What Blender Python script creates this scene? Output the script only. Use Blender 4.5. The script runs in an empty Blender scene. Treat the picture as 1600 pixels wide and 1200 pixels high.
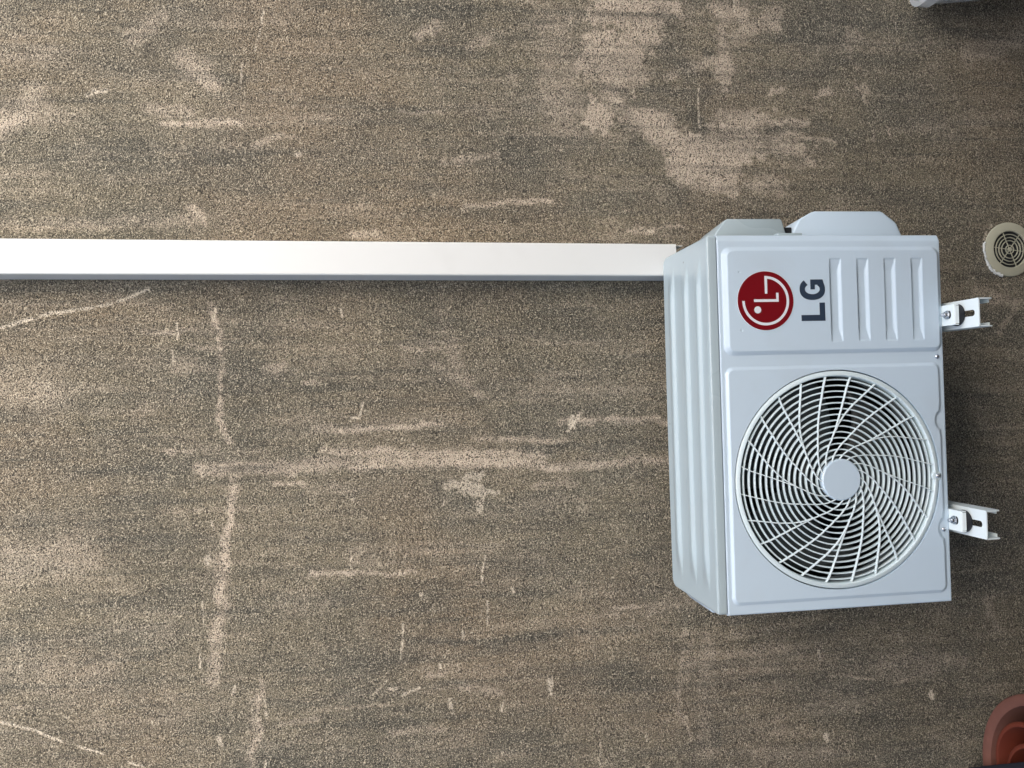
import bpy, bmesh, math, random
import numpy as np
from mathutils import Vector, Matrix

# ---------------------------------------------------------------- camera, light
S = bpy.context.scene
C = bpy.data.collections.new('place'); S.collection.children.link(C)
WALL = 0.345                       # unit front face to house wall
LIFT = 1.072                       # lid of the unit above the floor
OFF = Vector((0, -WALL, LIFT))     # unit-local coordinates to world (wall face at y = 0, floor at z = 0)
CAM = Vector((0.0644930, -1.5011449, 0.5875855)) + OFF
ROT = Matrix(((-0.02767269, 0.99950675, -0.01484841),
              (-0.13772603, -0.01852473, -0.99029712),
              (-0.99008372, -0.02535918, 0.13817072)))
FPX = 1297.28
cd = bpy.data.cameras.new('camera'); cam = bpy.data.objects.new('camera', cd); C.objects.link(cam)
cam.matrix_world = Matrix.Translation(CAM) @ ROT.to_4x4()
cd.sensor_width = 36; cd.lens = 36 * FPX / 1600; cd.clip_start = .02; cd.clip_end = 500
S.camera = cam
S.render.resolution_x = 1024; S.render.resolution_y = 768

SUN = Vector((.28, -.70, .58)).normalized()
EL = math.asin(SUN.z); AZ = math.atan2(SUN.x, SUN.y)
W = bpy.data.worlds.new('World'); S.world = W; W.use_nodes = True
nt = W.node_tree; nt.nodes.clear()
sky = nt.nodes.new('ShaderNodeTexSky'); sky.sky_type = 'NISHITA'; sky.sun_disc = False
sky.sun_elevation = EL; sky.sun_rotation = AZ; sky.dust_density = 3.0; sky.air_density = 1.0
bg = nt.nodes.new('ShaderNodeBackground'); bg.inputs[1].default_value = .15
wo = nt.nodes.new('ShaderNodeOutputWorld')
nt.links.new(sky.outputs[0], bg.inputs[0]); nt.links.new(bg.outputs[0], wo.inputs[0])
sd = bpy.data.lights.new('sun', 'SUN'); sd.energy = 1.2; sd.angle = math.radians(78); sd.color = (1.0, .935, .84)
so = bpy.data.objects.new('sun', sd); C.objects.link(so)
so.rotation_euler = SUN.to_track_quat('Z', 'Y').to_euler(); so.location = (2, -3, 4)
vs = S.view_settings; vs.view_transform = 'Standard'; vs.look = 'None'; vs.gamma = 1; vs.exposure = 1.15
S.render.engine = 'CYCLES'
S.cycles.max_bounces = 6

# ---------------------------------------------------------------- helpers
def tag(o, label=None, cat=None, group=None, kind=None):
    for k, v in (('label', label), ('category', cat), ('group', group), ('kind', kind)):
        if v: o[k] = v
    return o

def empty(name, loc):
    o = bpy.data.objects.new(name, None); C.objects.link(o); o.location = loc
    o.empty_display_size = .05
    return o

def L(x, y, z):                    # unit-local metres to world
    return Vector((x, y, z)) + OFF

def link_mesh(name, me, mats, parent=None, smooth=None, at=None):
    o = bpy.data.objects.new(name, me); C.objects.link(o)
    for m in (mats if isinstance(mats, (list, tuple)) else [mats]): me.materials.append(m)
    if smooth is True:
        me.polygons.foreach_set('use_smooth', [True] * len(me.polygons))
    elif smooth:
        me.polygons.foreach_set('use_smooth', [True] * len(me.polygons))
        try: me.set_sharp_from_angle(angle=math.radians(smooth))
        except Exception: pass
    if at is not None: o.location = at
    if parent:
        o.parent = parent
        pw = Vector((0, 0, 0)); q = parent
        while q: pw += Vector(q.location); q = q.parent
        o.location = (Vector(at) if at is not None else Vector((0, 0, 0))) - pw
    return o

class MB:                          # collects shapes, given in world metres
    def __init__(s): s.bm = bmesh.new()
    def box(s, x0, x1, y0, y1, z0, z1, bevel=0):
        b = bmesh.new(); bmesh.ops.create_cube(b, size=1)
        for v in b.verts:
            v.co = Vector(((x0 + x1) / 2 + v.co.x * (x1 - x0), (y0 + y1) / 2 + v.co.y * (y1 - y0), (z0 + z1) / 2 + v.co.z * (z1 - z0)))
        if bevel: bmesh.ops.bevel(b, geom=b.edges[:], offset=bevel, segments=3, affect='EDGES', profile=.5)
        s.add(b)
    def add(s, b):
        me = bpy.data.meshes.new('t'); b.to_mesh(me); b.free(); s.bm.from_mesh(me); bpy.data.meshes.remove(me)
    def poly(s, pts, d):           # prism: polygon pushed along d
        n = len(pts); a = [s.bm.verts.new(p) for p in pts]; b = [s.bm.verts.new(Vector(p) + Vector(d)) for p in pts]
        s.bm.faces.new(a); s.bm.faces.new(b[::-1])
        for i in range(n): s.bm.faces.new((a[(i + 1) % n], a[i], b[i], b[(i + 1) % n]))
    def hull(s, pts, bevel=0, seg=3):
        b = bmesh.new()
        for p in pts: b.verts.new(p)
        bmesh.ops.convex_hull(b, input=b.verts[:])
        bmesh.ops.dissolve_limit(b, angle_limit=math.radians(2), verts=b.verts[:], edges=b.edges[:])
        if bevel: bmesh.ops.bevel(b, geom=b.edges[:], offset=bevel, segments=seg, affect='EDGES', profile=.5)
        s.add(b)
    def lathe(s, prof, c, axis='z', n=64, close=False):   # prof: (r, h) pairs
        rings = []
        for r, h in prof:
            ring = []
            for i in range(n):
                a = 2 * math.pi * i / n
                if axis == 'z': p = Vector((r * math.cos(a), r * math.sin(a), h))
                elif axis == 'y': p = Vector((r * math.cos(a), h, r * math.sin(a)))
                else: p = Vector((h, r * math.cos(a), r * math.sin(a)))
                ring.append(s.bm.verts.new(p + Vector(c)))
            rings.append(ring)
        m = len(rings)
        for k in range(m if close else m - 1):
            A = rings[k]; B = rings[(k + 1) % m]
            for i in range(n): s.bm.faces.new((A[i], A[(i + 1) % n], B[(i + 1) % n], B[i]))
        if not close:
            for ring in (rings[0], rings[-1]):
                if (ring[0].co - ring[n // 2].co).length > 1e-5: s.bm.faces.new(ring)
    def build(s, name, mats, parent=None, smooth=35):
        bmesh.ops.remove_doubles(s.bm, verts=s.bm.verts, dist=1e-6)
        bmesh.ops.recalc_face_normals(s.bm, faces=s.bm.faces)
        me = bpy.data.meshes.new(name); s.bm.to_mesh(me); s.bm.free()
        return link_mesh(name, me, mats, parent, smooth)

def grid_mesh(P, keep=None, name='g'):     # P: (n, m, 3)
    n, m = P.shape[:2]
    idx = np.arange(n * m).reshape(n, m)
    q = np.stack([idx[:-1, :-1], idx[1:, :-1], idx[1:, 1:], idx[:-1, 1:]], -1).reshape(-1, 4)
    if keep is not None: q = q[keep.reshape(-1)]
    used = np.unique(q); remap = np.full(n * m, -1); remap[used] = np.arange(len(used)); q = remap[q]
    V = P.reshape(-1, 3)[used]
    me = bpy.data.meshes.new(name)
    me.vertices.add(len(V)); me.vertices.foreach_set('co', V.astype(np.float32).ravel())
    me.loops.add(q.size); me.loops.foreach_set('vertex_index', q.astype(np.int32).ravel())
    me.polygons.add(len(q)); me.polygons.foreach_set('loop_start', np.arange(0, q.size, 4, dtype=np.int32))
    me.polygons.foreach_set('loop_total', np.full(len(q), 4, dtype=np.int32))
    me.update(calc_edges=True)
    return me, used

def sst(a, b, x):
    t = np.clip((x - a) / (b - a), 0, 1); return t * t * (3 - 2 * t)

def vnoise(x, y, seed):
    xi = np.floor(x).astype(np.int64); yi = np.floor(y).astype(np.int64); fx = x - xi; fy = y - yi
    fx = fx * fx * (3 - 2 * fx); fy = fy * fy * (3 - 2 * fy)
    def h(a, b):
        v = (a * 374761393 + b * 668265263 + seed * 974634777) & 0xffffffff
        v = ((v ^ (v >> 13)) * 1274126177) & 0xffffffff
        v = (v ^ (v >> 16)) & 0xffffff
        return v / float(0xffffff)
    return (h(xi, yi) * (1 - fx) + h(xi + 1, yi) * fx) * (1 - fy) + (h(xi, yi + 1) * (1 - fx) + h(xi + 1, yi + 1) * fx) * fy

def fbm(x, y, seed, o=4):
    s = 0; a = .5; t = 0
    for i in range(o):
        s = s + a * vnoise(x * 2 ** i + 17.3 * i, y * 2 ** i - 9.1 * i, seed + i); t += a; a *= .55
    return s / t

# ---------------------------------------------------------------- materials
def mat(name, col, rough=.5, metal=0, spec=.5, bump=None, var=0, scale=40, coat=0):
    m = bpy.data.materials.new(name); m.use_nodes = True; t = m.node_tree; p = t.nodes['Principled BSDF']
    p.inputs['Roughness'].default_value = rough; p.inputs['Metallic'].default_value = metal
    p.inputs['Specular IOR Level'].default_value = spec
    p.inputs['Coat Weight'].default_value = coat; p.inputs['Coat Roughness'].default_value = .15
    tc = t.nodes.new('ShaderNodeTexCoord')
    n = t.nodes.new('ShaderNodeTexNoise'); n.inputs['Scale'].default_value = scale; n.inputs['Detail'].default_value = 6
    t.links.new(tc.outputs['Object'], n.inputs['Vector'])
    mx = t.nodes.new('ShaderNodeMix'); mx.data_type = 'RGBA'
    mx.inputs['A'].default_value = (*[c * (1 - var) for c in col], 1); mx.inputs['B'].default_value = (*[min(1, c * (1 + var)) for c in col], 1)
    t.links.new(n.outputs['Fac'], mx.inputs['Factor']); t.links.new(mx.outputs['Result'], p.inputs['Base Color'])
    rr = t.nodes.new('ShaderNodeMapRange'); rr.inputs['To Min'].default_value = max(.02, rough - .08); rr.inputs['To Max'].default_value = min(1, rough + .08)
    n2 = t.nodes.new('ShaderNodeTexNoise'); n2.inputs['Scale'].default_value = scale * .25; t.links.new(tc.outputs['Object'], n2.inputs['Vector'])
    t.links.new(n2.outputs['Fac'], rr.inputs['Value']); t.links.new(rr.outputs['Result'], p.inputs['Roughness'])
    if bump:
        b = t.nodes.new('ShaderNodeBump'); b.inputs['Distance'].default_value = bump[1]; b.inputs['Strength'].default_value = .6
        n3 = t.nodes.new('ShaderNodeTexNoise'); n3.inputs['Scale'].default_value = bump[0]; n3.inputs['Detail'].default_value = 4
        t.links.new(tc.outputs['Object'], n3.inputs['Vector']); t.links.new(n3.outputs['Fac'], b.inputs['Height']); t.links.new(b.outputs[0], p.inputs['Normal'])
    return m

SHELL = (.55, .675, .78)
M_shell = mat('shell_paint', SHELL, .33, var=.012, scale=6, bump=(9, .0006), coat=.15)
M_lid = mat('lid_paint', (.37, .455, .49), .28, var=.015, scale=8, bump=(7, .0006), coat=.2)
M_grille = mat('grille_plastic', (.66, .78, .82), .35, var=.01)
def specks(m, thr=.012, scale=16):
    t = m.node_tree; p = t.nodes['Principled BSDF']; src = p.inputs['Base Color'].links[0].from_socket
    tc = t.nodes.new('ShaderNodeTexCoord'); v = t.nodes.new('ShaderNodeTexVoronoi'); v.inputs['Scale'].default_value = scale
    r_ = t.nodes.new('ShaderNodeMapRange'); r_.inputs[1].default_value = thr * 1.6; r_.inputs[2].default_value = thr; r_.inputs[4].default_value = .75
    n = t.nodes.new('ShaderNodeTexNoise'); n.inputs['Scale'].default_value = 7; n.inputs['Detail'].default_value = 8
    r2 = t.nodes.new('ShaderNodeMapRange'); r2.inputs[1].default_value = .52; r2.inputs[2].default_value = .80; r2.inputs[4].default_value = .16
    mx = t.nodes.new('ShaderNodeMix'); mx.data_type = 'RGBA'; mx.inputs['B'].default_value = (.05, .045, .04, 1)
    m2 = t.nodes.new('ShaderNodeMix'); m2.data_type = 'RGBA'; m2.inputs['B'].default_value = (.34, .33, .29, 1)
    t.links.new(tc.outputs['Object'], v.inputs['Vector']); t.links.new(tc.outputs['Object'], n.inputs['Vector'])
    t.links.new(v.outputs['Distance'], r_.inputs[0]); t.links.new(n.outputs['Fac'], r2.inputs[0])
    t.links.new(src, m2.inputs['A']); t.links.new(r2.outputs[0], m2.inputs['Factor']); t.links.new(m2.outputs['Result'], mx.inputs['A'])
    t.links.new(r_.outputs[0], mx.inputs['Factor']); t.links.new(mx.outputs['Result'], p.inputs['Base Color'])
M_duct = mat('white_pvc', (.80, .83, .83), .38, var=.01, scale=5, bump=(6, .0008))
for _m, _a, _b in ((M_shell, .020, 15), (M_lid, .022, 14), (M_duct, .018, 12)): specks(_m, _a, _b)
_t = M_duct.node_tree; _mx = _t.nodes.new('ShaderNodeMixShader'); _tr = _t.nodes.new('ShaderNodeBsdfTranslucent'); _mx.inputs[0].default_value = .22
_tr.inputs[0].default_value = (.9, .9, .86, 1)      # thin white plastic lets some light through
_t.links.new(_t.nodes['Principled BSDF'].outputs[0], _mx.inputs[1]); _t.links.new(_tr.outputs[0], _mx.inputs[2]); _t.links.new(_mx.outputs[0], _t.nodes['Material Output'].inputs[0])
M_ductin = mat('duct_base', (.72, .73, .70), .6)
M_brk = mat('bracket_paint', (.76, .84, .85), .35, var=.02, scale=60)
M_black = mat('black_inner', (.008, .010, .012), .6)
M_blade = mat('fan_blade', (.055, .065, .068), .4)
M_coil_liner = mat('coil_dark_liner', (.012, .014, .016), .5)  # coil and liner in near-black, putting the chamber's shade into the colour
M_steel = mat('zinc', (.55, .58, .62), .25, metal=1, var=.1, scale=300)
M_grey = mat('motor_mount', (.22, .25, .27), .45, metal=.3)
M_rubber = mat('rubber', (.012, .014, .018), .55)
M_red = mat('emblem_red', (.17, .0015, .006), .35, var=.02)
M_white = mat('emblem_white', (.72, .76, .80), .4)
M_ink = mat('lettering_ink', (.028, .045, .075), .4)
M_vent = mat('vent_plastic', (.40, .40, .31), .55, var=.12, scale=25, bump=(120, .001))
M_caulk = mat('caulk', (.62, .66, .66), .6, bump=(200, .002))
M_pot = mat('terracotta_outer', (.15, .062, .045), .8, var=.25, scale=30, bump=(300, .0006))
M_pot2 = mat('terracotta_inner', (.13, .025, .012), .6, var=.12, scale=20)
M_cloth = mat('navy_cloth', (.004, .005, .012), .85, var=.2, scale=80, bump=(400, .0005))
M_tub = mat('tub_plastic', (.70, .74, .76), .25, var=.05)
_t = M_tub.node_tree; _mx = _t.nodes.new('ShaderNodeMixShader'); _tr = _t.nodes.new('ShaderNodeBsdfTransparent'); _mx.inputs[0].default_value = .36
_tr.inputs[0].default_value = (.86, .86, .86, 1)
_t.links.new(_t.nodes['Principled BSDF'].outputs[0], _mx.inputs[2]); _t.links.new(_tr.outputs[0], _mx.inputs[1]); _t.links.new(_mx.outputs[0], _t.nodes['Material Output'].inputs[0])
M_concrete = mat('floor_concrete', (.16, .15, .135), .85, var=.25, scale=6, bump=(60, .003))

# ---------------------------------------------------------------- the wall
def on_wall(u, v):                 # where a sight line of the photograph meets the wall, to place stains and painted shade at true size
    d = ROT @ Vector(((u - 800) / FPX, -(v - 600) / FPX, -1)); t = -CAM.y / d.y; p = CAM + d * t
    return p.x, p.z

# (points, half width in mm, strength)
LIGHT = [
 ([(330,478),(342,520),(343,600),(346,650),(356,688)],6,.75), ([(374,735),(366,790),(356,850),(348,900),(344,940)],9,.75),
 ([(370,738),(362,800)],10,.5), ([(344,940),(338,1000),(328,1060)],13,.55), ([(345,880),(348,960)],16,.3), ([(406,1065),(402,1110),(398,1165),(396,1200)],6,.8), ([(398,1090),(394,1140)],12,.4),
 ([(1068,985),(1062,1050),(1064,1110),(1078,1158)],4,.42), ([(1075,1000),(1070,1060)],9,.25),
 ([(312,732),(400,732),(520,726),(650,720),(800,724),(850,726)],11,.75), ([(505,705),(640,708),(760,710),(850,710)],8,.6),
 ([(862,730),(940,722),(1050,718)],8,.62), ([(880,658),(960,656),(1055,655)],7,.85), ([(495,668),(560,669),(640,666),(690,664)],5,.65),
 ([(735,685),(800,686),(885,689)],5,.45), ([(474,600),(498,600)],3.5,.8), ([(625,541),(690,543)],5,.6), ([(655,531),(715,532)],4,.45),
 ([(225,521),(300,520),(345,519)],5,.55), ([(295,541),(345,541)],4,.4), ([(280,570),(340,572)],12,.3), ([(255,706),(300,706)],4,.5),
 ([(480,893),(560,893),(650,896)],4,.6), ([(960,948),(1012,947)],4,.55), ([(722,322),(800,318),(860,316)],6,.6), ([(622,178),(690,178)],4,.5),
 ([(255,192),(310,194),(372,194)],5,.65), ([(690,255),(780,246)],8,.5), ([(420,580),(440,570)],10,.5), ([(720,600),(750,618)],6,.55), ([(675,570),(730,600)],12,.35),
 ([(690,490),(715,580)],16,.3), ([(430,755),(470,756)],4,.5), ([(830,757),(900,756)],5,.35), ([(1295,1055),(1330,1054),(1360,1058)],3,.6),
 ([(1395,1062),(1430,1057)],3,.5), ([(1180,1180),(1320,1175)],12,.3), ([(1105,1000),(1100,1180)],18,.25), ([(1150,1040),(1240,1030)],30,.16),
 ([(0,200),(60,150)],25,.35), ([(0,205),(20,190)],8,.6), ([(210,60),(250,30)],18,.4), ([(290,95),(330,130)],20,.55), ([(230,170),(290,175)],12,.35),
 ([(0,350),(200,352),(300,345)],12,.35), ([(400,230),(440,215)],7,.5), ([(550,370),(590,362)],8,.5), ([(650,55),(680,40)],10,.75), ([(735,75),(760,65)],12,.4),
 ([(300,320),(318,345)],7,.55), ([(460,245),(470,240)],4,.8),
 ([(860,40),(880,180)],40,.28), ([(930,60),(960,150)],28,.42), ([(925,150),(945,208)],8,.9), ([(940,90),(1000,120)],20,.6), ([(1010,60),(1015,40)],20,.5),
 ([(985,180),(1040,190)],16,.8), ([(1000,200),(1040,225)],14,.7), ([(1060,225),(1130,235)],22,.85), ([(1080,262),(1130,262)],22,.75), ([(1060,280),(1110,290)],13,.6),
 ([(1130,180),(1180,200)],22,.5), ([(1040,120),(1130,90)],10,.5), ([(1130,30),(1125,120)],12,.5), ([(1150,60),(1215,20)],18,.4), ([(1170,190),(1260,192)],7,.7),
 ([(1150,230),(1240,215)],18,.45), ([(1200,150),(1215,142)],6,.8), ([(1240,215),(1310,225)],4,.7), ([(1275,150),(1290,145)],5,.6), ([(1340,135),(1352,160)],4,.7),
 ([(1320,60),(1340,110)],8,.35), ([(1360,205),(1365,220)],3,.8), ([(1385,200),(1390,218)],3,.8), ([(1250,235),(1265,255)],9,.45), ([(1170,290),(1220,300)],12,.4),
 ([(1520,640),(1570,700)],20,.2), ([(1520,455),(1590,470)],10,.35), ([(1560,520),(1590,480)],6,.4), ([(1540,940),(1560,980)],9,.4), ([(1470,1030),(1500,1035)],14,.3),
 ([(1380,1040),(1450,1040)],30,.3), ([(1510,90),(1600,60)],20,.3), ([(1440,200),(1600,180)],14,.2), ([(985,360),(1065,355)],4,.55), ([(1000,355),(1015,362)],4,.8),
 ([(0,880),(120,870)],50,.2), ([(20,1050),(160,1060)],40,.2), ([(0,600),(80,620)],40,.2), ([(440,1130),(500,1120)],5,.5), ([(610,1145),(690,1140)],8,.35),
 ([(820,620),(1000,610)],14,.2), ([(560,870),(760,860)],20,.15), ([(1010,955),(1080,940)],12,.2), ([(720,1075),(780,1080)],8,.3), ([(665,1055),(690,1054)],5,.4),
]
PEEL = [
 ([(703,762),(722,750),(742,744),(760,742)],6,1), ([(722,760),(735,772),(752,772),(768,768)],8,1), ([(700,765),(712,757)],5,1), ([(748,778),(746,796)],5,1),
 ([(692,785),(696,787)],3,1), ([(0,514),(45,500),(80,491),(112,487),(150,480),(190,470),(231,452)],2.6,1),
 ([(0,1127),(40,1137),(68,1147),(95,1158)],1.9,1), ([(120,1165),(160,1178)],1.6,1), ([(200,1190),(222,1197)],1.8,.9), ([(758,868),(752,895),(753,917)],1.8,1),
 ([(762,938),(762,975)],1.6,.7), ([(630,975),(628,1010),(623,1034)],1.6,.8), ([(606,1060),(590,1078),(578,1090)],1.2,.8), ([(624,1088),(640,1079),(656,1074)],2,1),
 ([(905,646),(897,660),(887,674)],3,1), ([(411,20),(404,62),(398,80)],1.8,.8), ([(379,100),(375,136)],1.6,.6), ([(136,150),(150,144),(166,142)],3,1), ([(145,141),(150,150)],2.5,.9),
 ([(1090,138),(1091,165),(1094,200)],1.8,.7), ([(1145,0),(1146,18)],2,.8), ([(276,505),(278,530)],2,.8), ([(270,548),(271,565)],1.8,.8), ([(566,630),(561,652)],2,.9), ([(548,652),(560,654)],2,.9),
 ([(534,485),(535,495)],2,.9), ([(337,482),(334,500)],2.5,.8), ([(938,1158),(938,1196)],1.3,.7), ([(975,1160),(974,1185)],1.2,.4), ([(657,928),(658,935)],2.6,.9), ([(686,1038),(687,1046)],2.5,1),
 ([(605,1075),(618,1076)],2.6,.9), ([(703,1096),(707,1112)],3,.8), ([(786,1095),(784,1110)],2.2,.9), ([(857,1062),(860,1085)],3,.8), ([(722,985),(723,998)],1.8,.8),
 ([(412,1093),(418,1120)],2,.7), ([(340,1152),(345,1165)],3,.7), ([(367,1072),(362,1084)],2,.9), ([(316,940),(318,975)],1.2,.7), ([(314,1020),(312,1042)],1.4,.9), ([(337,918),(334,935)],1.2,.7),
 ([(1289,1148),(1290,1156)],4,.8), ([(1453,1082),(1456,1090)],4.5,.7), ([(1278,1015),(1279,1030)],2.5,.6), ([(1402,990),(1412,1008)],1.8,.5), ([(550,870),(549,876)],2,.9), ([(800,920),(802,924)],2.4,.9),
 ([(975,560),(1012,539)],1.4,.45), ([(415,1190),(414,1200)],2,.8), ([(548,880),(549,886)],1.5,.8), ([(1397,35),(1400,50)],1.5,.4), ([(1540,360),(1533,385)],1.6,1), ([(1548,352),(1542,362)],2.4,.9),
 ([(325,870),(322,880)],4,.8), ([(331,815),(333,825)],3,.5), ([(550,775),(552,780)],3,.6), ([(686,592),(687,594)],1.6,1), ([(1367,1180),(1369,1188)],1.6,.6), ([(1320,1095),(1312,1110)],1.6,.4),
 ([(1515,437),(1520,434)],2,1), ([(1010,1150),(1011,1158)],2,.6), ([(505,1170),(520,1168)],2.4,.4),
]
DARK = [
 ([(430,640),(700,595),(1000,630)],75,.30), ([(1300,50),(1450,150),(1600,250)],120,.32), ([(1510,600),(1600,900)],80,.25), ([(1120,1080),(1350,1060),(1580,1090)],90,.24), ([(620,1120),(1000,1080)],65,.25),  # broad stains, and the dimming towards the floor put into the colour
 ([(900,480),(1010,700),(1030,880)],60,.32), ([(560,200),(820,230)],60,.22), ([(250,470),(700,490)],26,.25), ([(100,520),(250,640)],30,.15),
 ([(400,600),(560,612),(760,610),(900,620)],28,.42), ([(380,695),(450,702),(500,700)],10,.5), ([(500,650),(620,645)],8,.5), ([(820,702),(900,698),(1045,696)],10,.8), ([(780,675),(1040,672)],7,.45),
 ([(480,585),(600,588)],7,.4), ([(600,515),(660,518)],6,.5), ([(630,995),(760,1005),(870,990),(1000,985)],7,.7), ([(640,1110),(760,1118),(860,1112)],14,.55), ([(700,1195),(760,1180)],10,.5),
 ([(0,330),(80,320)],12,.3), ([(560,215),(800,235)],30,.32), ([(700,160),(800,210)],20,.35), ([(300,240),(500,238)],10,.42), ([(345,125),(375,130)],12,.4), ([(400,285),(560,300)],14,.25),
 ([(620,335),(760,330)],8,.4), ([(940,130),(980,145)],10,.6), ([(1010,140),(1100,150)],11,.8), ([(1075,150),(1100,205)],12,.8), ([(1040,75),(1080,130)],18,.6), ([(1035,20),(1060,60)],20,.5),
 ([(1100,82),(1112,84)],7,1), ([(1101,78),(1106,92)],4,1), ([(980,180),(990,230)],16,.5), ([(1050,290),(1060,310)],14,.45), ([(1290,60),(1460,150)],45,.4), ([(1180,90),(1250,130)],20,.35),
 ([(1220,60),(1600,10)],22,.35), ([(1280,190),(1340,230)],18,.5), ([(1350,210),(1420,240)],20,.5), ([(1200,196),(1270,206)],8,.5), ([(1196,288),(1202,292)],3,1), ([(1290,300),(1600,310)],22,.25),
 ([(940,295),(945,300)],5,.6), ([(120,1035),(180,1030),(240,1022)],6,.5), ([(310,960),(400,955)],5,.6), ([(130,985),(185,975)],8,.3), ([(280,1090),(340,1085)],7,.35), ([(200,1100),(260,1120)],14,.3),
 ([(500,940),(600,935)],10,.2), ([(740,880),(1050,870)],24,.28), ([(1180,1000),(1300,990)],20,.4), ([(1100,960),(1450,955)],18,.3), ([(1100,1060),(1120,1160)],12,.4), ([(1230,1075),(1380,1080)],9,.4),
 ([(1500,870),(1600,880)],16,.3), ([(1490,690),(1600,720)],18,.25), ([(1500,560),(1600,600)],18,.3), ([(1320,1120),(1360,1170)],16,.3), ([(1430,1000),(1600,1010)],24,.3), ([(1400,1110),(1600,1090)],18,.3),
 ([(1521,436),(1528,432)],2.5,1), ([(1550,354),(1552,360)],2.6,1), ([(0,455),(300,450),(700,452),(1030,455)],26,.22), ([(400,700),(1000,560)],40,.1), ([(470,760),(478,900)],2.2,.5), ([(150,850),(330,840)],10,.25),  # the long faint stroke paints the shade beside the trunking
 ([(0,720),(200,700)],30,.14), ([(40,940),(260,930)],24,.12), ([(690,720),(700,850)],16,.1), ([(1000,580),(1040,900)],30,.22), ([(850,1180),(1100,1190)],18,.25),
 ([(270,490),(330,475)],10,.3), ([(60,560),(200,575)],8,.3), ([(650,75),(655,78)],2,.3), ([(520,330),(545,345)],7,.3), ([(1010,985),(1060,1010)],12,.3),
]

# irregular worn patches: (u, v, half length along u, along v, strength); the noise breaks up their edges
PATCH = [(985,15,95,36,1.0), (955,85,80,60,.95), (1140,20,60,34,.7), (880,110,60,60,.55), (985,60,70,60,.75), (1030,25,60,35,.6), (960,130,50,50,.8), (935,185,26,32,1.0), (1012,190,46,26,1.0), (1050,215,40,24,1.0), (1100,245,66,48,1.15), (1150,222,50,42,1.05),
 (1120,285,50,32,.85), (1170,186,66,22,.85), (1230,195,46,12,.9), (1130,110,28,55,.7), (1205,38,36,26,.75), (1290,145,22,16,.7), (1350,140,22,30,.6), (1330,60,34,40,.5),
 (1245,232,50,20,.75), (1195,290,50,28,.7), (880,60,70,80,.45), (870,150,60,60,.35), (665,48,18,13,1.0), (680,37,11,9,.9), (320,110,44,24,.7), (240,35,34,18,.5), (550,368,36,9,.8), (590,366,20,8,.7),
 (20,190,22,14,.8), (70,170,60,30,.5), (30,60,80,60,.35), (120,180,50,18,.4), (760,70,30,18,.5), (800,120,50,14,.4), (450,215,30,8,.6), (1150,1120,60,20,.3), (1300,1180,60,20,.4), (1420,1050,80,30,.35),
 (1330,1050,50,30,.35), (1560,470,30,14,.6), (1545,960,30,20,.5), (1530,650,30,40,.4), (640,560,60,40,.4), (700,540,40,30,.5), (290,580,50,20,.45), (430,575,16,12,.7), (80,880,120,40,.35), (60,1060,100,40,.4),
 (480,930,120,40,.3), (200,640,120,30,.3), (620,900,120,30,.25), (830,880,90,30,.25), (930,480,40,20,.3), (1500,40,60,30,.3)]
CHIP = [(712,757,17,7,1.1), (742,745,20,8,1.1), (735,765,24,10,1.15), (760,768,17,7,1.1), (748,786,8,13,1.1), (693,786,5,4,1), (1289,1152,5,8,1), (1454,1086,6,7,1), (858,1066,5,9,.9), (704,1100,5,9,1), (893,660,6,10,1), (325,872,5,6,1), (1015,362,9,3,1), (466,243,7,3,1)]

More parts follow.
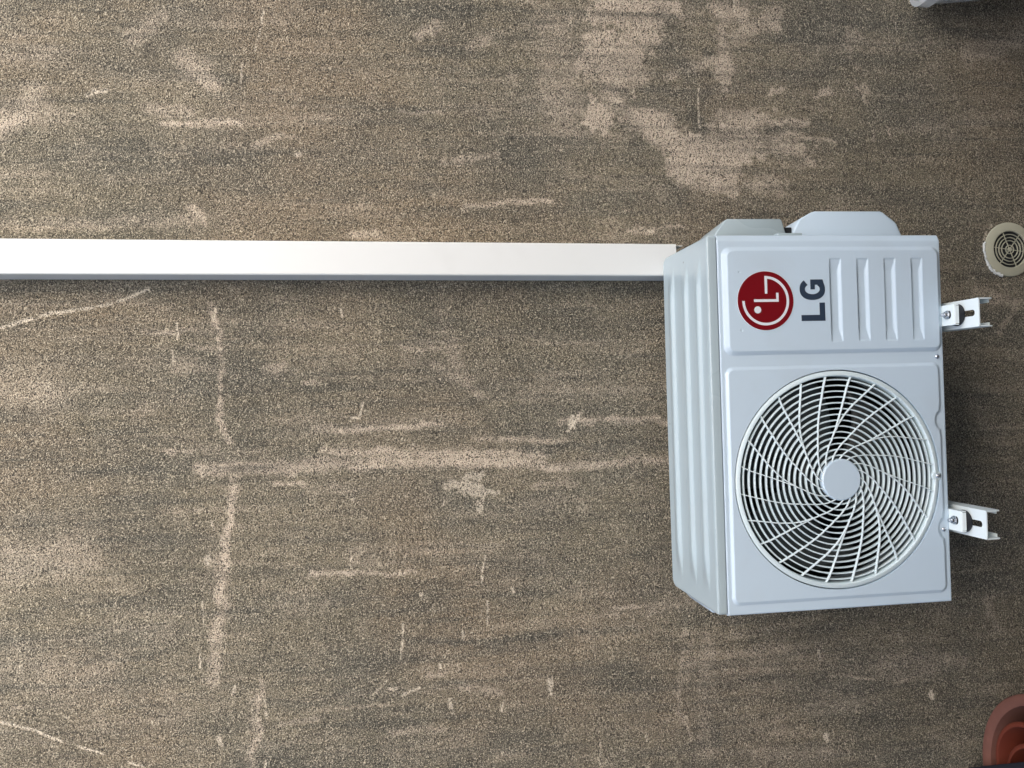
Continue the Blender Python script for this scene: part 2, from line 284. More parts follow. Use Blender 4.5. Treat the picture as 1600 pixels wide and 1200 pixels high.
def build_wall():
    xs = np.concatenate([[-6, -4, -2.5, -1.6, -1.2], np.arange(-.96, 1.12, .0025), [1.3, 1.8, 2.8, 4, 6]])
    zs = np.concatenate([[-.02, .0], np.arange(.02, 2.56, .0025), [2.8, 3.2, 4.0]])
    X, Z = np.meshgrid(xs, zs, indexing='ij')
    wx = (fbm(X * 22, Z * 22, 3, 4) - .5) * .022 + (fbm(X * 110, Z * 110, 5, 2) - .5) * .010
    wz = (fbm(X * 22, Z * 22, 13, 4) - .5) * .030 + (fbm(X * 110, Z * 110, 15, 2) - .5) * .012
    def strokes(lst, warp, edge, dist=None):
        out = np.zeros_like(X)
        for pts, hw, st in lst:
            hw = hw * .001 * (1.35 if hw < 4.5 and edge < .5 else 1.05); P = [on_wall(*p) for p in pts]
            px = [p[0] for p in P]; pz = [p[1] for p in P]; m = hw * (1 + edge) + .03
            i0, i1 = np.searchsorted(xs, [min(px) - m, max(px) + m]); j0, j1 = np.searchsorted(zs, [min(pz) - m, max(pz) + m])
            if i1 <= i0 or j1 <= j0: continue
            xx = X[i0:i1, j0:j1] + wx[i0:i1, j0:j1] * warp; zz = Z[i0:i1, j0:j1] + wz[i0:i1, j0:j1] * warp
            d = np.full(xx.shape, 1e9)
            for a, b in zip(P[:-1], P[1:]):
                ux, uz = b[0] - a[0], b[1] - a[1]; l = ux * ux + uz * uz + 1e-12
                t = np.clip(((xx - a[0]) * ux + (zz - a[1]) * uz) / l, 0, 1)
                d = np.minimum(d, np.hypot(xx - a[0] - t * ux, zz - a[1] - t * uz))
            f = min(1, st * 1.08) * (1 - sst(hw * (1 - edge), hw * (1 + edge), d))
            out[i0:i1, j0:j1] = np.maximum(out[i0:i1, j0:j1], f)
        return out
    br = fbm(X * 70, Z * 45, 31, 3)
    def blobs(lst, nz, soft):
        out = np.zeros_like(X)
        for u, v, a, b, st in lst:
            x0, z0 = on_wall(u, v); k = .0014; ra, rb = a * k, b * k      # along z, along x
            i0, i1 = np.searchsorted(xs, [x0 - rb * 2.2, x0 + rb * 2.2]); j0, j1 = np.searchsorted(zs, [z0 - ra * 2.2, z0 + ra * 2.2])
            if i1 <= i0 or j1 <= j0: continue
            d = np.hypot((X[i0:i1, j0:j1] - x0) / rb, (Z[i0:i1, j0:j1] - z0) / ra)
            f = min(1, st) * (.62 if u < 800 else 1) * sst(0, soft * .7, st - d + (nz[i0:i1, j0:j1] - .5) * 1.9)
            out[i0:i1, j0:j1] = np.maximum(out[i0:i1, j0:j1], f)
        return out
    bn = .55 * fbm(X * 26, Z * 22, 131, 4) + .45 * fbm(X * 95, Z * 90, 137, 3)
    cn = fbm(X * 120, Z * 120, 141, 3)
    li = np.maximum(strokes(LIGHT, 1.0, .75) * (.75 + .6 * sst(.32, .55, br)), blobs(PATCH, bn, .55))
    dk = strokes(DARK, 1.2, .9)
    pe = np.maximum(strokes(PEEL[5:], .25, .35) * sst(.25, .40, fbm(X * 160, Z * 160, 41, 2)), blobs(CHIP, cn, .25))
    # weathering that runs down the wall, plus irregular blotches
    run = fbm(X * 38, Z * 4.5, 51, 4); blot = fbm(X * 7, Z * 5, 61, 5); blot2 = fbm(X * 26, Z * 20, 71, 4)
    li = np.clip(li + .20 * sst(.55, .78, run) * sst(.4, .6, blot) + .16 * sst(.58, .80, blot2), 0, 1)
    fine = fbm(X * 75, Z * 5, 151, 3); li = np.clip(li + .18 * sst(.58, .80, fine), 0, 1)
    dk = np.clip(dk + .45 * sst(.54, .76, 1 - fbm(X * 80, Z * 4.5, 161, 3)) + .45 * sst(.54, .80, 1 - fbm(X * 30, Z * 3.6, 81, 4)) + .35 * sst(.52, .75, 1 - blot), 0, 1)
    # plaster relief: slow unevenness, trowel arcs, raised/peeled skin
    h = (fbm(X * 6, Z * 6, 91, 3) - .5) * .006 + (fbm(X * 30, Z * 30, 95, 3) - .5) * .0022
    for (u, v, r, a) in ((560, 860, .30, 1), (1000, 40, .35, .8), (480, 640, .22, .8), (900, 330, .3, .7), (1230, 960, .3, .9), (200, 900, .35, .6), (1530, 300, .25, .9), (600, 80, .3, .6)):
        cx, cz = on_wall(u, v); rr = np.hypot(X - cx + wx * .6, Z - cz + wz * .6)
        h += a * .0007 * np.sin(rr * 2 * math.pi / .011 + 6 * vnoise(X * 12, Z * 12, 7)) * (1 - sst(r * .35, r, rr)) * sst(.45, .65, fbm(X * 9, Z * 9, 99, 2))
    h += .0006 * li * fbm(X * 200, Z * 200, 33, 2) - .0016 * pe
    inner = sst(-1.1, -.95, X) * (1 - sst(1.1, 1.25, X))
    P = np.stack([X, -.001 - np.clip(h + .002, -.002, .004) * inner, Z], -1)
    me, used = grid_mesh(P, name='house_wall')
    at = me.color_attributes.new('stain_shade', 'FLOAT_COLOR', 'POINT')
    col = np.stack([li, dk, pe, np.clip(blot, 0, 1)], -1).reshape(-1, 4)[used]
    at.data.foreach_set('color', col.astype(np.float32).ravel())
    # thickness of the wall behind the plaster skin is a separate closed slab merged in the same mesh
    bm = bmesh.new(); bm.from_mesh(me)
    bmesh.ops.recalc_face_normals(bm, faces=bm.faces)
    n = sum((f.normal.y for f in list(bm.faces)[:50]))
    if n > 0: bmesh.ops.reverse_faces(bm, faces=bm.faces)
    r = bmesh.ops.create_cube(bm, size=1)
    for v in r['verts']: v.co = Vector((v.co.x * 12, .13 + v.co.y * .24, 2 + v.co.z * 4))
    bm.to_mesh(me); bm.free()

    m = bpy.data.materials.new('rough_plaster'); m.use_nodes = True; t = m.node_tree; N = t.nodes; K = t.links.new
    p = N['Principled BSDF']; p.inputs['Roughness'].default_value = .82; p.inputs['Specular IOR Level'].default_value = .35
    geo = N.new('ShaderNodeNewGeometry'); at = N.new('ShaderNodeAttribute'); at.attribute_name = 'stain_shade'
    sep = N.new('ShaderNodeSeparateColor'); K(at.outputs['Color'], sep.inputs[0])
    # a slow warp so that the grain does not look uniform
    wn = N.new('ShaderNodeTexNoise'); wn.inputs['Scale'].default_value = 14; K(geo.outputs['Position'], wn.inputs['Vector'])
    va = N.new('ShaderNodeVectorMath'); va.operation = 'MULTIPLY_ADD'; va.inputs[1].default_value = (.02, .02, .02)
    K(wn.outputs['Color'], va.inputs[0]); K(geo.outputs['Position'], va.inputs[2])
    def noise(scale, det, src=None, rough=.6, sc=None):
        n = N.new('ShaderNodeTexNoise'); n.inputs['Scale'].default_value = scale; n.inputs['Detail'].default_value = det; n.inputs['Roughness'].default_value = rough
        s = (src or va).outputs[0]
        if sc:
            mp = N.new('ShaderNodeMapping'); mp.inputs['Scale'].default_value = sc; mp.inputs['Rotation'].default_value = (0, sc[3] if len(sc) > 3 else 0, 0); K(s, mp.inputs['Vector']); s = mp.outputs[0]
        K(s, n.inputs['Vector']); return n.outputs['Fac']
    def mth(op, a, b=None, c=None):
        n = N.new('ShaderNodeMath'); n.operation = op
        for i, x in enumerate((a, b, c)):
            if x is None: continue
            if isinstance(x, (int, float)): n.inputs[i].default_value = x
            else: K(x, n.inputs[i])
        return n.outputs[0]
    def mr(x, a, b, c=0, d=1):
        n = N.new('ShaderNodeMapRange'); n.interpolation_type = 'SMOOTHSTEP'; K(x, n.inputs[0])
        for i, v in enumerate((a, b, c, d)): n.inputs[i + 1].default_value = v
        return n.outputs[0]
    def mixc(f, a, b, mode='MIX'):
        n = N.new('ShaderNodeMix'); n.data_type = 'RGBA'; n.blend_type = mode
        if isinstance(f, (int, float)): n.inputs['Factor'].default_value = f
        else: K(f, n.inputs['Factor'])
        for k, x in (('A', a), ('B', b)):
            if isinstance(x, tuple): n.inputs[k].default_value = (*x, 1)
            else: K(x, n.inputs[k])
        return n.outputs['Result']
    g1 = noise(450, 1); g2 = noise(300, 1); g3 = noise(150, 1)
    vor = N.new('ShaderNodeTexVoronoi'); vor.inputs['Scale'].default_value = 260; K(va.outputs[0], vor.inputs['Vector'])
    grain = mth('ADD', mth('MULTIPLY', g1, .58), mth('ADD', mth('MULTIPLY', g2, .36), mth('MULTIPLY', g3, .06)))
    big = noise(2.2, 4, geo_vec(N, geo) if False else None)
    base = mixc(mr(noise(3.2, 5), .35, .65), (.172, .152, .107), (.232, .201, .142))
    base = mixc(mr(noise(9, 5, sc=(1, 1, .3)), .38, .7), base, (.140, .132, .104))
    base = mixc(mth('MULTIPLY', mr(noise(1.4, 3), .45, .65), .55), base, (.238, .178, .118))
    # stains, with the painted shade in the dark channel
    gl = mth('MULTIPLY', sep.outputs[0], mr(grain, .34, .52, .5, 1.0))
    base = mixc(gl, base, (.56, .475, .375))
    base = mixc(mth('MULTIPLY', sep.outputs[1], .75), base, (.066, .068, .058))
    base = mixc(mth('MULTIPLY', sep.outputs[2], mr(grain, .3, .5, .5, 1)), base, (.64, .57, .46))
    # grain: pale sand tops and dirt in pits, also standing in for relief shading
    base = mixc(mr(grain, .515, .38), base, (.040, .036, .030))
    base = mixc(mr(grain, .525, .64, 0, .72), base, (.58, .52, .40))
    K(base, p.inputs['Base Color'])
    b = N.new('ShaderNodeBump'); b.inputs['Strength'].default_value = 1; b.inputs['Distance'].default_value = .006
    K(mth('SUBTRACT', grain, mth('MULTIPLY', vor.outputs['Distance'], .25)), b.inputs['Height']); K(b.outputs[0], p.inputs['Normal'])
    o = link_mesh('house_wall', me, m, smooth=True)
    tag(o, 'rough weathered grey-brown plaster house wall with pale streaks and scratches behind everything', 'wall')
def geo_vec(N, geo): return geo
build_wall()

mb = MB(); mb.box(-6, 6, -3.5, .01, -.15, 0); fl = mb.build('floor', M_concrete); tag(fl, kind='structure')
mb = MB(); mb.box(-120, 120, -160, -3.51, -3.2, -3.0); gr = mb.build('ground', M_concrete); tag(gr, kind='structure')

mb = MB(); mb.box(-6, 6, -3.49, -3.30, .004, 3.0); mb.box(-6, 6, -3.53, -3.26, 3.001, 3.06)  # unseen wall, added to darken the lower house wall
blocker = mb.build('light_blocker_wall', mat('blocker_render', (.17, .15, .125), .9, var=.25, scale=5, bump=(80, .004)))
tag(blocker, 'long grey wall added out of view to shade the lower house wall', 'wall')

# ---------------------------------------------------------------- air conditioner
AC = empty('air_conditioner', L(0, .13, -.479))
tag(AC, 'white outdoor air conditioner unit with round spiral fan grille and red emblem', 'air conditioner')
HW = .3605; BOT = -.479; SEAM = -.0202
FX, FZ, FR = -.1122, -.2502, .2106

def front_panel():
    xs = np.arange(-HW, HW + 1e-9, HW * 2 / 600); zs = np.arange(BOT, SEAM - .0004 + 1e-9, (SEAM - .0004 - BOT) / 384)
    X, Z = np.meshgrid(xs, zs, indexing='ij')
    def rrect(x0, x1, z0, z1, r):
        qx = np.abs(X - (x0 + x1) / 2) - (x1 - x0) / 2 + r; qz = np.abs(Z - (z0 + z1) / 2) - (z1 - z0) / 2 + r
        return np.hypot(np.maximum(qx, 0), np.maximum(qz, 0)) + np.minimum(np.maximum(qx, qz), 0) - r
    o = np.full(X.shape, .002)
    dc = rrect(.130, .336, -.4765, -.0275, .018)
    wtop = .0075 + .004 * sst(-.06, -.03, Z)
    o += .0056 * np.clip(-dc / wtop, 0, 1) ** .9
    df = rrect(-.342, .108, -.4705, -.0285, .016)
    for cx, cz, r in ((-.0055, -.4765, .0165), (-.2165, -.4775, .0185)):
        dn = r - np.hypot(X - cx, Z - cz); k = .012
        hh = np.clip(.5 + .5 * (df - dn) / k, 0, 1); df = np.maximum(df, dn) + k * hh * (1 - hh) * .5
    o += .0038 * np.clip(-df / .0062, 0, 1)
    for z0 in (-.2435, -.2998, -.3563, -.4133):
        e = sst(.1525, .180, X) * (1 - sst(.286, .3135, X))
        inx = (X > .1525) & (X < .3135)
        # cross profile: steep step in at the top, flat, then a slope back out
        s0 = -.0172 - (1 - e) * .006
        d = np.clip((z0 - Z) / .0022, 0, 1) * np.clip((Z - (z0 - .0238)) / np.maximum(1e-4, .0066 * (.15 + .85 * e)), 0, 1)
        o -= .0040 * d * (.35 + .65 * e) * inx * sst(.1520, .1555, X) * (1 - sst(.3105, .3140, X))
    for cx, cz in ((.2879, -.0613), (.1769, -.0621)):
        rr = np.hypot(X - cx, Z - cz); o -= .0016 * (1 - sst(.0005, .0022, rr))
    # bevelled right flank and rounded outer edges
    o -= .0075 * np.clip((X - .3465) / (HW - .3465), 0, 1) ** 1.3
    ex = np.minimum(HW - np.abs(X), np.minimum(Z - BOT + .001, SEAM - Z + .0006)); rad = .0032
    o -= rad - np.sqrt(np.maximum(0, rad ** 2 - np.maximum(0, rad - ex) ** 2))
    # pull the cells at the fan opening onto a true circle
    R = np.hypot(X - FX, Z - FZ); ins = R < FR
    keep = ~(ins[:-1, :-1] & ins[1:, :-1] & ins[1:, 1:] & ins[:-1, 1:])
    sc = np.where(ins, FR / np.maximum(R, 1e-6), 1); X2 = FX + (X - FX) * sc; Z2 = FZ + (Z - FZ) * sc
    P = np.stack([X2, -o, Z2], -1) + np.array(OFF)
    me, _ = grid_mesh(P, keep, 'front_panel')
    bm = bmesh.new(); bm.from_mesh(me)
    bmesh.ops.recalc_face_normals(bm, faces=bm.faces)
    bm.faces.ensure_lookup_table()
    if bm.faces[0].normal.y > 0: bmesh.ops.reverse_faces(bm, faces=bm.faces)
    # folded edges all round and at the opening
    be = [e for e in bm.edges if e.is_boundary]
    r = bmesh.ops.extrude_edge_only(bm, edges=be)
    for v in r['geom']:
        if isinstance(v, bmesh.types.BMVert):
            inner = math.hypot(v.co.x - OFF.x - FX, v.co.z - OFF.z - FZ) < .22 and abs(v.co.x - FX) < .213 and abs(v.co.z - OFF.z - FZ) < .2125
            v.co.y = OFF.y + (.006 if inner else .024)
    bmesh.ops.recalc_face_normals(bm, faces=bm.faces)
    bm.faces.ensure_lookup_table()
    if bm.faces[0].normal.y > 0: bmesh.ops.reverse_faces(bm, faces=bm.faces)
    bm.to_mesh(me); bm.free()
    return link_mesh('front_panel', me, M_shell, AC, smooth=50)
front_panel()

def lid():
    D = .2608; HX = .3585
    us = np.linspace(-1, 1, 420); ys = np.concatenate([np.linspace(0, .006, 9), np.linspace(.0068, D - .004, 260), np.linspace(D - .0034, D, 6)])
    U, Y = np.meshgrid(us, ys, indexing='ij')
    rc = .024; hx = np.where(Y > D - rc, HX - rc + np.sqrt(np.maximum(0, rc ** 2 - (Y - (D - rc)) ** 2)), HX)
    rf = .005; hx = np.where(Y < rf, hx - rf + np.sqrt(np.maximum(0, rf ** 2 - (rf - Y) ** 2)), hx)
    X = U * hx
    Z = np.zeros_like(X)
    e = sst(.0, .085, .336 - np.abs(X)) 
    for y0 in (.0335, .104, .187):
        s = np.clip((Y - y0) / .0080, 0, 1) * (1 - sst(y0 + .0125, y0 + .046, Y))
        s = np.where(Y < y0 + .0090, sst(0, 1, np.clip((Y - y0) / .0080, 0, 1)) * .35 + .65 * np.clip((Y - y0) / .0080, 0, 1), s)
        Z += .0068 * s * e
    rad = .0042
    ed = np.minimum(np.minimum(Y, D - Y), hx - np.abs(X))
    Z -= rad - np.sqrt(np.maximum(0, rad ** 2 - np.maximum(0, rad - ed) ** 2))
    Z += .0012 * sst(0, .012, Y) * np.cos(X * 4) - .0012
    P = np.stack([X, Y, Z], -1) + np.array(OFF)
    me, _ = grid_mesh(P, None, 'lid')
    bm = bmesh.new(); bm.from_mesh(me)
    bmesh.ops.recalc_face_normals(bm, faces=bm.faces); bm.faces.ensure_lookup_table()
    if bm.faces[0].normal.z < 0: bmesh.ops.reverse_faces(bm, faces=bm.faces)
    be = [e for e in bm.edges if e.is_boundary]
    r = bmesh.ops.extrude_edge_only(bm, edges=be)
    nv = [v for v in r['geom'] if isinstance(v, bmesh.types.BMVert)]
    for v in nv: v.co.z = OFF.z - .0188
    be = [e for e in r['geom'] if isinstance(e, bmesh.types.BMEdge)]
    bmesh.ops.recalc_face_normals(bm, faces=bm.faces); bm.faces.ensure_lookup_table()
    bm.to_mesh(me); bm.free()
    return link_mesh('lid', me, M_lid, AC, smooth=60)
lid()

# cabinet: four sheets and a chamber round the fan, its shade put into a near-black colour
mb = MB()
def lb(mb, x0, x1, y0, y1, z0, z1, b=0): mb.box(x0 + OFF.x, x1 + OFF.x, y0 + OFF.y, y1 + OFF.y, z0 + OFF.z, z1 + OFF.z, b)
lb(mb, -.3545, -.3525, .0245, .252, BOT + .004, -.006); lb(mb, .3525, .3545, .0245, .252, BOT + .004, -.006)
lb(mb, -.3550, .3550, .0245, .254, BOT, BOT + .0038)
mb.build('cabinet', M_shell, AC)
mb = MB()
lb(mb, -.3520, .125, .225, .250, BOT + .005, -.020); lb(mb, .125, .127, .010, .250, BOT + .005, -.020)
lb(mb, -.3520, .125, .012, .224, BOT + .0045, BOT + .006); lb(mb, -.3520, .125, .012, .224, -.0205, -.0195); lb(mb, -.3520, -.3510, .012, .224, BOT + .007, -.022)
mb.build('fan_chamber', M_coil_liner, AC)
mb = MB(); mb.lathe([(.2085, .004), (.2085, .012), (.203, .020), (.199, .055), (.200, .055), (.205, .02), (.2100, .013), (.2100, .004)], L(FX, 0, FZ), 'y', 128, True)
mb.build('shroud', M_grey, AC)

fan = MB()
for k in range(3):
    a0 = math.radians(120 * k + 20); n, m = 22, 14; V = []
    for i in range(n + 1):
        for j in range(m + 1):
            r = .048 + (.190 - .048) * j / m; w = math.radians(72 + 22 * (j / m)); sw = math.radians(28) * (j / m) ** 1.4
            a = a0 + sw + w * (i / n - .5)
            y = .075 + .045 * (i / n - .5) * (1.1 - .3 * j / m) + .010 * (2 * i / n - 1) ** 2
            V.append(fan.bm.verts.new(L(FX + r * math.cos(a), y, FZ + r * math.sin(a))))
    for i in range(n):
        for j in range(m):
            q = i * (m + 1) + j; fan.bm.faces.new((V[q], V[q + 1], V[q + m + 2], V[q + m + 1]))
fan.lathe([(.001, .042), (.040, .044), (.050, .052), (.052, .11), (.001, .11)], L(FX, 0, FZ), 'y', 48)
fb = fan.build('fan', M_blade, AC)
md = fb.modifiers.new('s', 'SOLIDIFY'); md.thickness = .003; md.offset = 0
mb = MB(); mb.lathe([(.001, .112), (.045, .112), (.045, .19), (.001, .19)], L(FX, 0, FZ), 'y', 32)
lb(mb, FX - .012, FX + .012, .195, .212, BOT + .01, -.03); lb(mb, FX - .035, FX + .035, .191, .195, FZ - .05, FZ + .12)
mb.build('motor', M_grey, AC)

# grille
def dome(r): return -.0035 - .0095 * max(0, 1 - (r / .2) ** 2)
GR = empty('fan_grille', L(FX, 0, FZ)); GR.parent = AC; GR.location = L(FX, 0, FZ) - Vector(AC.location)
mb = MB(); mb.lathe([(.1985, -.002), (.1992, -.0052), (.2005, -.0062), (.2062, -.0058), (.2084, -.0042), (.2088, -.001), (.2088, .008), (.1975, .010)], L(FX, 0, FZ), 'y', 160, True)
mb.lathe([(.0001, -.0058), (.0085, -.0058), (.0100, -.0046), (.0100, .004), (.0001, .004)], L(-.1137, 0, -.4545), 'y', 32)
orr = mb.build('outer_ring', M_grille, GR)
mb = MB()
for k in range(14):
    r = .0468 + .01115 * k; y = dome(r) + .0016
    w = .00135
    mb.lathe([(r - w, y + .0006), (r - w * .5, y), (r + w * .5, y), (r + w, y + .0006), (r + w * .75, y + .0070), (r - w * .75, y + .0070)], L(FX, 0, FZ), 'y', 144, True)
mb.build('grille_ring', M_grille, GR)
TR = [.0385, .047, .06, .0775, .0965, .115, .135, .16, .18, .2]
TS = [0, .15, .36, .56, .685, .765, .84, .915, .96, 1.0]
mb = MB()
def spoke(phi, sw, r0=0.0, fork=None):
    n = 60; prev = None
    for i in range(n + 1):
        r = .0385 + (.1985 - .0385) * i / n
        if r < r0: continue
        s = float(np.interp(r + (.2 - .1985) * 0, [.0385, .042, .095, .13, .2], [.0385, .042, .095, .13, .2])); s = float(np.interp(s, TR, TS))
        a = phi + sw * s
        if fork is not None: a = phi + 66 * s + fork * float(sst(np.array(.082), np.array(.200), np.array(r)))* 1.0
        ar = math.radians(a); x = r * math.cos(ar); z = -r * math.sin(ar)
        y = dome(r) - .0012
        cur = (Vector((x, 0, z)), y)
        if prev:
            d = (cur[0] - prev[0]).normalized(); nn = Vector((-d.z, 0, d.x)) * .00085
            dep = .0030 + .0035 * (r / .2) ** 2
            ring = []
            for P, yy in (prev, cur):
                ring.append([L(FX, 0, FZ) + P + nn + Vector((0, yy, 0)), L(FX, 0, FZ) + P - nn + Vector((0, yy, 0)), L(FX, 0, FZ) + P - nn + Vector((0, yy + dep, 0)), L(FX, 0, FZ) + P + nn + Vector((0, yy + dep, 0))])
            A = [mb.bm.verts.new(p) for p in ring[0]] if last[0] is None else last[0]
            B = [mb.bm.verts.new(p) for p in ring[1]]
            for q in range(4): mb.bm.faces.new((A[q], A[(q + 1) % 4], B[(q + 1) % 4], B[q]))
            last[0] = B
        prev = cur
last = [None]
for j in range(16):
    phi = 22.5 * j - 49
    if j % 2 == 0:
        last[0] = None; spoke(phi, 66, fork=-7.5)
        last[0] = None; spoke(phi, 66, r0=.080, fork=7.5)
    else:
        last[0] = None; spoke(phi, 66)
mb.build('spiral_spoke', mat('spoke_plastic', (.76, .86, .89), .35, var=.01), GR)
mb = MB(); mb.lathe([(.0001, -.0150), (.0372, -.0149), (.0392, -.0134), (.0400, -.0115), (.0402, -.0040), (.0001, -.0040)], L(FX, 0, FZ), 'y', 96)
mb.build('hub_cap', M_shell, GR, smooth=12)

# screws
def screw(x, z, y, parent):
    mb = MB(); mb.lathe([(.0001, y - .0034), (.0022, y - .0031), (.0040, y - .0018), (.0046, y - .0002), (.0046, y + .001), (.0001, y + .001)], L(x, 0, z), 'y', 24)
    mb.box(x - .0022, x + .0022, OFF.y + y - .0036, OFF.y + y - .0029, OFF.z + z - .0004, OFF.z + z + .0004); mb.box(x - .0004, x + .0004, OFF.y + y - .0037, OFF.y + y - .0030, OFF.z + z - .0022, OFF.z + z + .0022)
    return mb.build('screw', M_steel, parent)
screw(.1195, -.4655, -.002, AC); screw(-.2190, -.4670, -.002, AC); screw(-.1137, -.4555, -.0058, GR)

# emblem and lettering
YS = -.0077
EM = MB(); EM.lathe([(.0001, YS - .0007), (.0555, YS - .0007), (.0560, YS - .0003), (.0560, YS + .001), (.0001, YS + .001)], L(.2327, 0, -.1117), 'y', 128)
em = EM.build('round_emblem', M_red, AC)
EM = MB(); EM.lathe([(.0562, YS - .0004), (.0568, YS - .0004), (.0568, YS + .001), (.0562, YS + .001)], L(.2327, 0, -.1117), 'y', 128, True); EM.build('emblem_rim', M_white, em)
def strip(mb, cx, cz, rx, rz, a0, a1, w, y, d, n=72):
    def p(a, o): a = math.radians(a); return L(cx + (rx + o) * math.cos(a), y, cz + (rz + o) * math.sin(a))
    for i in range(n):
        a = a0 + (a1 - a0) * i / n; b = a0 + (a1 - a0) * (i + 1) / n
        mb.poly([p(a, -w / 2), p(a, w / 2), p(b, w / 2), p(b, -w / 2)], (0, d, 0))
ex, ez = .2327, -.1117; ye = YS - .0010; dd = .0006
def flat(mb, pts, y, d): mb.poly([L(x, y, z) for x, z in pts], (0, d, 0))
mk = MB()
strip(mk, ex, ez, .0445, .0445, 90, 358.5, .0050, ye, dd)
flat(mk, [(ex + .0135, ez + .0013), (ex + .0470, ez + .0013), (ex + .0470, ez - .0037), (ex + .0135, ez - .0037)], ye - .00015, dd)
flat(mk, [(ex - .0022, ez + .0235), (ex + .0028, ez + .0235), (ex + .0028, ez - .0260), (ex - .0022, ez - .0260)], ye, dd)
flat(mk, [(ex + .0029, ez - .0212), (ex + .0150, ez - .0212), (ex + .0150, ez - .0260), (ex + .0029, ez - .0260)], ye, dd)
mk.lathe([(.0001, ye), (.0068, ye), (.0068, ye + dd), (.0001, ye + dd)], L(ex - .0172, 0, ez + .0166), 'y', 40)
mk.build('emblem_mark', M_white, em, smooth=None)
lt = MB(); yl = YS - .0004
flat(lt, [(.1930, -.1830), (.2045, -.1830), (.2045, -.2205), (.2280, -.2205), (.2280, -.2315), (.1930, -.2315)], yl, dd)
lt.build('letter', M_ink, AC, smooth=None)
lt = MB(); gx, gz = .2540, -.2068
o_ = []; i_ = []
for i in range(61):
    a = math.radians(38 + (318 - 38) * i / 60); c_, s_ = math.cos(a), math.sin(a); pw = lambda t: math.copysign(abs(t) ** .88, t)
    o_.append((gx + .0208 * pw(c_), gz + .0258 * pw(s_))); i_.append((gx + .0098 * c_, gz + .0152 * s_))
flat(lt, o_ + i_[::-1], yl, dd)
flat(lt, [(.2535, -.2030), (.2725, -.2030), (.2725, -.2280), (.2625, -.2310), (.2625, -.2118), (.2535, -.2118)], yl - .00015, dd)
lt.build('letter', M_ink, AC, smooth=None)

# covers on the right flank
mb = MB()
def hullbox(mb, prof, y0, y1, tap, bev):
    pts = [L(x, y0, z) for x, z in prof] + [L(.350 + (x - .350) * tap, y1, z) for x, z in prof]
    mb.hull(pts, bev)
hullbox(mb, [(.350, -.028), (.372, -.034), (.3985, -.056), (.3990, -.170), (.350, -.184)], .034, .150, .8, .0035)
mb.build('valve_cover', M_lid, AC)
mb = MB()
hullbox(mb, [(.350, -.190), (.374, -.195), (.399, -.209), (.4145, -.238), (.4150, -.383), (.392, -.414), (.350, -.432)], .036, .170, .82, .0035)
mb.build('terminal_cover', M_shell, AC)
mb = MB(); lb(mb, .3546, .384, .045, .12, -.196, -.172, .002); mb.build('gap_fitting', M_black, AC)  # black block set in the gap between the two covers
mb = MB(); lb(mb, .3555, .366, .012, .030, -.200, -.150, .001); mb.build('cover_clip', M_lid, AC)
mb = MB()
hullbox(mb, [(-.350, -.0215), (-.372, -.024), (-.3855, -.036), (-.3855, -.12), (-.350, -.140)], .115, .245, 1, .003); mb.build('side_handle', M_shell, AC)

# feet with bolts
for sx in (-.1998, .1988):
    F = MB(); x0, x1 = sx - .0200, sx + .0200; zt = BOT - .0005
    pts = []
    prof = [(.02, zt), (-.0355, zt), (-.0375, zt - .0008), (-.0385, zt - .0028), (-.0387, zt - .0095)]
    th = .0022
    for a, b in zip(prof[:-1], prof[1:]):
        d = Vector((0, b[0] - a[0], b[1] - a[1])).normalized(); n = Vector((0, d.z, -d.y)); n = n if n.z < 0 or n.y > 0 else -n
        c0 = .0030 if b[1] < zt - .001 else 0
        F.poly([L(x0 + c0 * (a[1] < zt - .001), *a), L(x1 - c0 * (a[1] < zt - .001), *a), L(x1 - c0, *b), L(x0 + c0, *b)], (n * th)[:])
    for s in (0, 1):               # side lips of the foot
        xx = x0 if s == 0 else x1 - .002
        F.box(xx, xx + .002, OFF.y - .0375, OFF.y + .02, OFF.z + zt - .010, OFF.z + zt - .0002)
    foot = F.build('foot', M_brk, AC)
    h = MB(); n = 24; ring = []
    for i in range(n):
        a = 2 * math.pi * i / n; ring.append(L(sx + .0006 + .0078 * math.cos(a), -.0235 + .0055 * math.sin(a) + 0, zt + .0002))
    h.poly(ring, (0, 0, .0003)); h.build('slot', M_black, foot)
    b = MB(); b.lathe([(.0001, .0007), (.0082, .0007), (.0086, .0016), (.0082, .0024), (.0001, .0024)], L(sx + .0006, -.0185, zt), 'z', 32)
    b.lathe([(.0001, .0024), (.0062, .0024), (.0062, .0072), (.0056, .0080), (.0001, .0080)], L(sx + .0006, -.0185, zt), 'z', 6)
    b.lathe([(.0001, .0080), (.0034, .0080), (.0034, .0135), (.0028, .0140), (.0001, .0140)], L(sx + .0006, -.0185, zt), 'z', 20)
    b.build('bolt', M_steel, foot)

